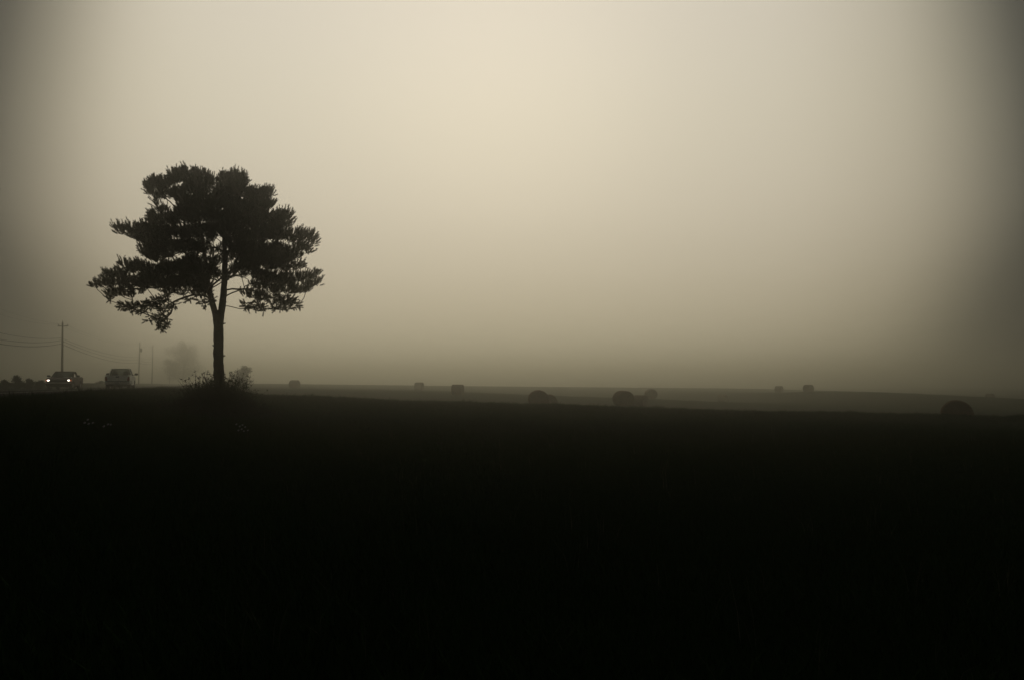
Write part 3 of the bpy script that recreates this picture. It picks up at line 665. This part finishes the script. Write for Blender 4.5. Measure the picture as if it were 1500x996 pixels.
def pickup(loc, rz, label, paint, lit, bumper, grille_open=True):
    root = empty('pickup_truck', loc, rz); tag(root, label, 'pickup truck')
    WY = (1.62, -1.42); WR = .36; hw = .86
    prof = [(-2.42, .48), (-2.45, .62), (-2.46, 1.0), (-2.42, 1.08), (-.62, 1.09), (.95, 1.09), (1.7, 1.05), (2.25, .98), (2.42, .9), (2.46, .7), (2.44, .42)] + \
           [(2.1, .36)] + arch(WY[0], .43, .38) + [(1.1, .33), (-.9, .33)] + arch(WY[1], .43, .38) + [(-1.95, .4)]
    bm = bmesh.new(); extrude_profile(bm, prof, [(-hw, .05), (-hw + .05, .012), (-hw + .16, 0), (hw - .16, 0), (hw - .05, .012), (hw, .05)])
    body = bm_obj('body', bm, paint, root)
    bm = bmesh.new(); add_box(bm, (0, -1.52, 1.093), (1.38, 1.66, .006)); bm_obj('bed_floor', bm, M['black'], root)
    for s in (-1, 1):
        bm = bmesh.new(); add_box(bm, (s * .76, -1.52, 1.115), (.11, 1.76, .05), bev=.015); bm_obj('bed_rail', bm, paint, root)
    # cab: pillars, roof, panes
    def quadpane(name, c, m_, t_=.006):
        bm = bmesh.new(); vs = [bm.verts.new(p) for p in c]; f = bm.faces.new(vs); f.normal_update(); nrm_ = f.normal.copy()
        ex = bmesh.ops.extrude_face_region(bm, geom=[f]); bmesh.ops.translate(bm, vec=nrm_ * t_, verts=[e for e in ex['geom'] if isinstance(e, bmesh.types.BMVert)])
        return bm_obj(name, bm, m_, root)
    zb, zt = 1.09, 1.60; yb0, yb1, yt0, yt1 = -.60, 1.02, -.44, .36; wb, wt = .79, .63
    bm = bmesh.new(); add_box(bm, (0, (yt0 + yt1) / 2, zt + .01), (wt * 2 + .06, yt1 - yt0 + .1, .06), bev=.025); bm_obj('roof', bm, paint, root)
    for s in (-1, 1):
        for (y0_, y1_, th) in ((yb0 + .03, yt0 + .03, .055), (.1, .04, .05), (yb1 - .03, yt1 - .02, .045)):
            bm = bmesh.new(); add_cyl(bm, (s * wb, y0_, zb - .03), (s * wt, y1_, zt), th, th * .85, 6); bm_obj('pillar', bm, paint if th != .05 else M['black'], root)
    quadpane('rear_window', [(-wb + .03, yb0, zb + .02), (wb - .03, yb0, zb + .02), (wt - .03, yt0 - .01, zt - .02), (-wt + .03, yt0 - .01, zt - .02)], M['glass'])
    quadpane('windshield', [(wb - .03, yb1, zb + .01), (-wb + .03, yb1, zb + .01), (-wt + .03, yt1 + .02, zt - .02), (wt - .03, yt1 + .02, zt - .02)], M['glass'])
    for s in (-1, 1):
        quadpane('side_window', [(s * wb, yb0 + .08, zb), (s * wb, .06, zb), (s * wt, .02, zt - .03), (s * wt, yt0 + .07, zt - .03)][::s], M['glass'])
        quadpane('side_window', [(s * wb, .14, zb), (s * wb, yb1 - .08, zb), (s * wt, yt1 - .05, zt - .03), (s * wt, .07, zt - .03)][::s], M['glass'])
        bm = bmesh.new(); add_box(bm, (s * .4, -.3, 1.12), (.44, .14, .5), bev=.05); add_box(bm, (s * .4, -.3, 1.41), (.22, .1, .14), bev=.03); bm_obj('seat', bm, M['cloth'], root)
        # mirrors
        bm = bmesh.new(); add_box(bm, (s * 1.03, .72, 1.2), (.24, .1, .17), bev=.03); add_cyl(bm, (s * .8, .74, 1.13), (s * .98, .72, 1.17), .025, .02, 8); bm_obj('mirror', bm, M['black'], root)
        bm = bmesh.new(); add_box(bm, (s * (hw + .012), .0, .92), (.02, .16, .03), bev=.006); bm_obj('door_handle', bm, M['black'], root)
        for ys_ in (-.62, .95):
            bm = bmesh.new(); add_box(bm, (s * (hw + .002), ys_, .74), (.01, .012, .6)); bm_obj('door_seam', bm, M['black'], root)
        # tail lights
        bm = bmesh.new(); add_box(bm, (s * .765, -2.455, .82), (.17, .05, .3), bev=.03); bm_obj('tail_light', bm, M['redlens'], root)
        # head lights
        bm = bmesh.new(); add_box(bm, (s * .69, 2.455, .80), (.16, .05, .11), bev=.03); bm_obj('headlight', bm, M['lamp'] if lit else M['plate'], root)
        bm = bmesh.new(); add_box(bm, (s * .835, 2.43, .80), (.07, .05, .17), bev=.02); bm_obj('turn_signal', bm, M['amber'] if lit else M['redlens'], root)
        for wyy in WY:
            w_ = empty('wheel', (s * (hw - .11), wyy, WR)); w_.parent = root
            bm = bmesh.new()
            pr = [(-.11, .22), (-.11, .33), (-.08, .36), (.08, .36), (.11, .33), (.11, .22)]
            rings = [[bm.verts.new((x_, r_ * math.cos(a), r_ * math.sin(a))) for a in np.linspace(0, 2 * math.pi, 28, endpoint=False)] for x_, r_ in pr]
            for a, b in zip(rings[:-1], rings[1:]):
                for k in range(28): bm.faces.new((a[k], a[(k + 1) % 28], b[(k + 1) % 28], b[k]))
            bm_obj('tyre', bm, M['rubber'], w_, True)
            bm = bmesh.new(); add_cyl(bm, (-.085, 0, 0), (.085, 0, 0), .222, .222, 24); add_cyl(bm, (s * .08, 0, 0), (s * .105, 0, 0), .07, .05, 12)
            for k in range(5):
                a = k * 1.2566; add_box(bm, (s * .09, .13 * math.cos(a), .13 * math.sin(a)), (.02, .16, .05), Matrix.Rotation(a, 3, 'X'))
            bm_obj('rim', bm, M['rim'], w_)
    bm = bmesh.new(); add_box(bm, (0, -2.465, .84), (1.34, .03, .42), bev=.012); tg = bm_obj('tailgate', bm, paint, root)
    bm = bmesh.new(); add_box(bm, (0, -2.49, .965), (.2, .025, .07), bev=.01); bm_obj('handle', bm, M['black'], tg)
    bm = bmesh.new(); add_box(bm, (0, -2.53, .49), (1.70, .16, .17), bev=.03); bm_obj('rear_bumper', bm, bumper, root)
    bm = bmesh.new(); add_box(bm, (0, -2.46, .625), (1.66, .04, .05)); bm_obj('bumper_gap', bm, M['black'], root)
    bm = bmesh.new(); add_box(bm, (0, -2.618, .50), (.3, .012, .12)); bm_obj('licence_plate', bm, M['plate'], root)
    bm = bmesh.new(); add_box(bm, (0, 2.52, .585), (1.74, .16, .14), bev=.03); bm_obj('front_bumper', bm, M['chrome'], root)
    bm = bmesh.new(); add_box(bm, (0, 2.47, .40), (1.66, .06, .24), bev=.02); bm_obj('valance', bm, M['black'], root)
    bm = bmesh.new(); add_box(bm, (0, 2.465, .80), (1.06, .03, .17), bev=.01); gr = bm_obj('grille', bm, M['black'], root)
    bm = bmesh.new()
    for k in range(3): add_box(bm, (0, 2.49, .745 + k * .055), (1.0, .012, .012))
    add_box(bm, (0, 2.487, .895), (1.1, .02, .016)); bm_obj('grille_bars', bm, M['chrome'], gr)
    bm = bmesh.new(); add_box(bm, (0, 0, .33), (1.25, 4.3, .22)); bm_obj('chassis', bm, M['black'], root)
    bm = bmesh.new(); add_cyl(bm, (-.72, WY[1], .34), (.72, WY[1], .34), .07, .07, 10); bmesh.ops.create_uvsphere(bm, u_segments=12, v_segments=8, radius=.17, matrix=Matrix.Translation((0, WY[1], .33))); bm_obj('rear_axle', bm, M['black'], root)
    bm = bmesh.new(); add_cyl(bm, (-0, -2.05, .16), (0, -2.05, .36), .35, .35, 20); bm_obj('spare_wheel', bm, M['rubber'], root)
    for s in (-1, 1):
        bm = bmesh.new(); add_box(bm, (s * (hw - .13), WY[1] - .46, .33), (.24, .015, .34)); bm_obj('mud_flap', bm, M['rubber'], root)
    return root
hz = lambda a: -a                                       # azimuth to rotation about z
tb = at(177, 560, 59.5)
pickup((tb.x, tb.y, ROAD_Z), -R(-22), 'white pickup truck seen from behind, driving away down the road', M['white'], False, M['chrome'])
cb = at(95.5, 560, 60.0)
pk = pickup((cb.x, cb.y, ROAD_Z), -R(-20.5) + math.pi, 'dark maroon pickup truck with both headlights lit, coming towards the camera', M['maroon'], True, M['black'])
pk.scale = (1, 1, .87)

# ------------------------------------------------------------------ bushes, hedge and distant trees
def bush(name, px, ytop, wpx, Y, label, cat, n=2600, lobes=9, trunk=False, leaf=.07, ybase=None):
    c = at(px, 560, Y); gz = g1(c.x, c.y); top = at(px, ytop, Y).z; h = top - gz; w_ = wpx * Y / F / 2
    root = empty(name, (c.x, c.y, gz)); tag(root, label, cat)
    z_lo = (.04 if h < 5 else .12) * h if trunk else 0
    LB = []
    for k in range(lobes):
        t_ = (k + .5) / lobes; zc = z_lo + (h - z_lo) * (.12 + .76 * t_)
        ww = w_ * math.sin(math.pi * min(1, .18 + .74 * t_)) ** .7
        LB.append((rng.uniform(-1, 1) * ww * .5, rng.uniform(-1, 1) * ww * .5, zc, ww * rng.uniform(.42, .65), (h - z_lo) * rng.uniform(.13, .2)))
    V, T = [], []
    for _ in range(n):
        L_ = LB[rng.integers(len(LB))]; v_ = rng.normal(0, 1, 3); v_ /= np.linalg.norm(v_); v_ *= rng.uniform() ** .4
        if rng.uniform() < .06: v_ *= 1.35
        p = np.array([L_[0] + v_[0] * L_[3], L_[1] + v_[1] * L_[3], L_[2] + v_[2] * L_[4]]); p[2] = max(.02, p[2])
        a = rng.normal(0, 1, 3); a /= np.linalg.norm(a); b = np.cross(a, rng.normal(0, 1, 3)); b /= np.linalg.norm(b) + 1e-9; s_ = leaf * rng.uniform(.6, 1.4)
        k = len(V); V.extend([p, p + (a + b * .45) * s_ * .5, p + a * s_, p + (a - b * .45) * s_ * .5]); T.append((k, k + 1, k + 2, k + 3))
    nm = 'crown' if trunk else 'foliage'
    link(nm, mesh_from(nm, V, T, M['leaf']), root)
    polys = [np.array([(0, 0, -.2), (rng.normal(0, .05), 0, h * .3), (rng.normal(0, .1), 0, h * .75)])]; rs = [[.03 * h ** .5 * 1.3, .03 * h ** .5, .012]]
    for L_ in LB:
        z1 = max(.05, L_[2] * .45); polys.append(np.array([(0, 0, z1), (L_[0] * .5, L_[1] * .5, (z1 + L_[2]) / 2), (L_[0], L_[1], L_[2])])); rs.append([.02 * h ** .5, .014 * h ** .5, .006])
    for _ in range(14 if not trunk else 10):          # bare twig tips above the leaves
        a = rng.uniform(0, 6.28); rr = rng.uniform(0, .7) * w_; zt = h * rng.uniform(.85, 1.04) * (1 - .25 * (rr / w_) ** 2)
        polys.append(np.array([(rr * .5 * math.cos(a), rr * .5 * math.sin(a), zt * .6), (rr * math.cos(a), rr * math.sin(a), zt)])); rs.append([.012, .004])
    v_, q_ = tubes(polys, rs, 5)
    link('trunk' if trunk else 'branches', mesh_from('trunk', v_, q_, M['bark'], smooth_=True), root)
bush('small_tree', 356, 534, 38, 100, 'small bushy tree half faded in fog just right of the pine trunk', 'tree', 5200, 10, True, .11)
bush('distant_tree', 268, 500, 74, 330, 'tall ghostly tree dissolved in fog left of the pine trunk', 'tree', 9000, 14, True, .4)
bush('distant_tree', 248, 524, 46, 345, 'lower ghostly tree dissolved in fog beside the tall one', 'tree', 4500, 9, True, .4)
hedge = [(6, 556, 26, 62, 'leafy roadside bush at the left edge of the view'), (25, 549, 24, 64, 'tallest roadside bush, rising left of the oncoming pickup'), (42, 554, 26, 66, 'rounded roadside bush right of the tallest one'),
         (60, 557, 24, 68, 'low roadside bush next to the oncoming pickup headlight'), (-18, 552, 30, 60, 'roadside bush reaching in from outside the left edge'), (146, 557, 20, 120, 'small far bush between the two pickups'), (132, 561, 22, 110, 'lowest far bush just right of the oncoming pickup'), ]
for (px, yt, wpx, Y, lb) in hedge: bush('roadside_bush', px, yt, wpx, Y, lb, 'bush', 2200, 7, False, .09)

# ------------------------------------------------------------------ haze
bm = bmesh.new(); add_box(bm, (0, 680, 6), (1400, 1560, 23)); 
hm = bpy.data.materials.new('fog'); hm.use_nodes = True; t_ = hm.node_tree; t_.nodes.clear()
mo = t_.nodes.new('ShaderNodeOutputMaterial'); pv = t_.nodes.new('ShaderNodeVolumePrincipled')
pv.inputs['Color'].default_value = (*HAZE_COL, 1); pv.inputs['Density'].default_value = HAZE_DENSITY; pv.inputs['Anisotropy'].default_value = HAZE_G
t_.links.new(pv.outputs[0], mo.inputs['Volume'])
hz_o = bm_obj('haze', bm, hm); tag(hz_o, 'pale morning fog lying over the whole field', 'fog', kind='stuff')
hz_o.display_type = 'WIRE'
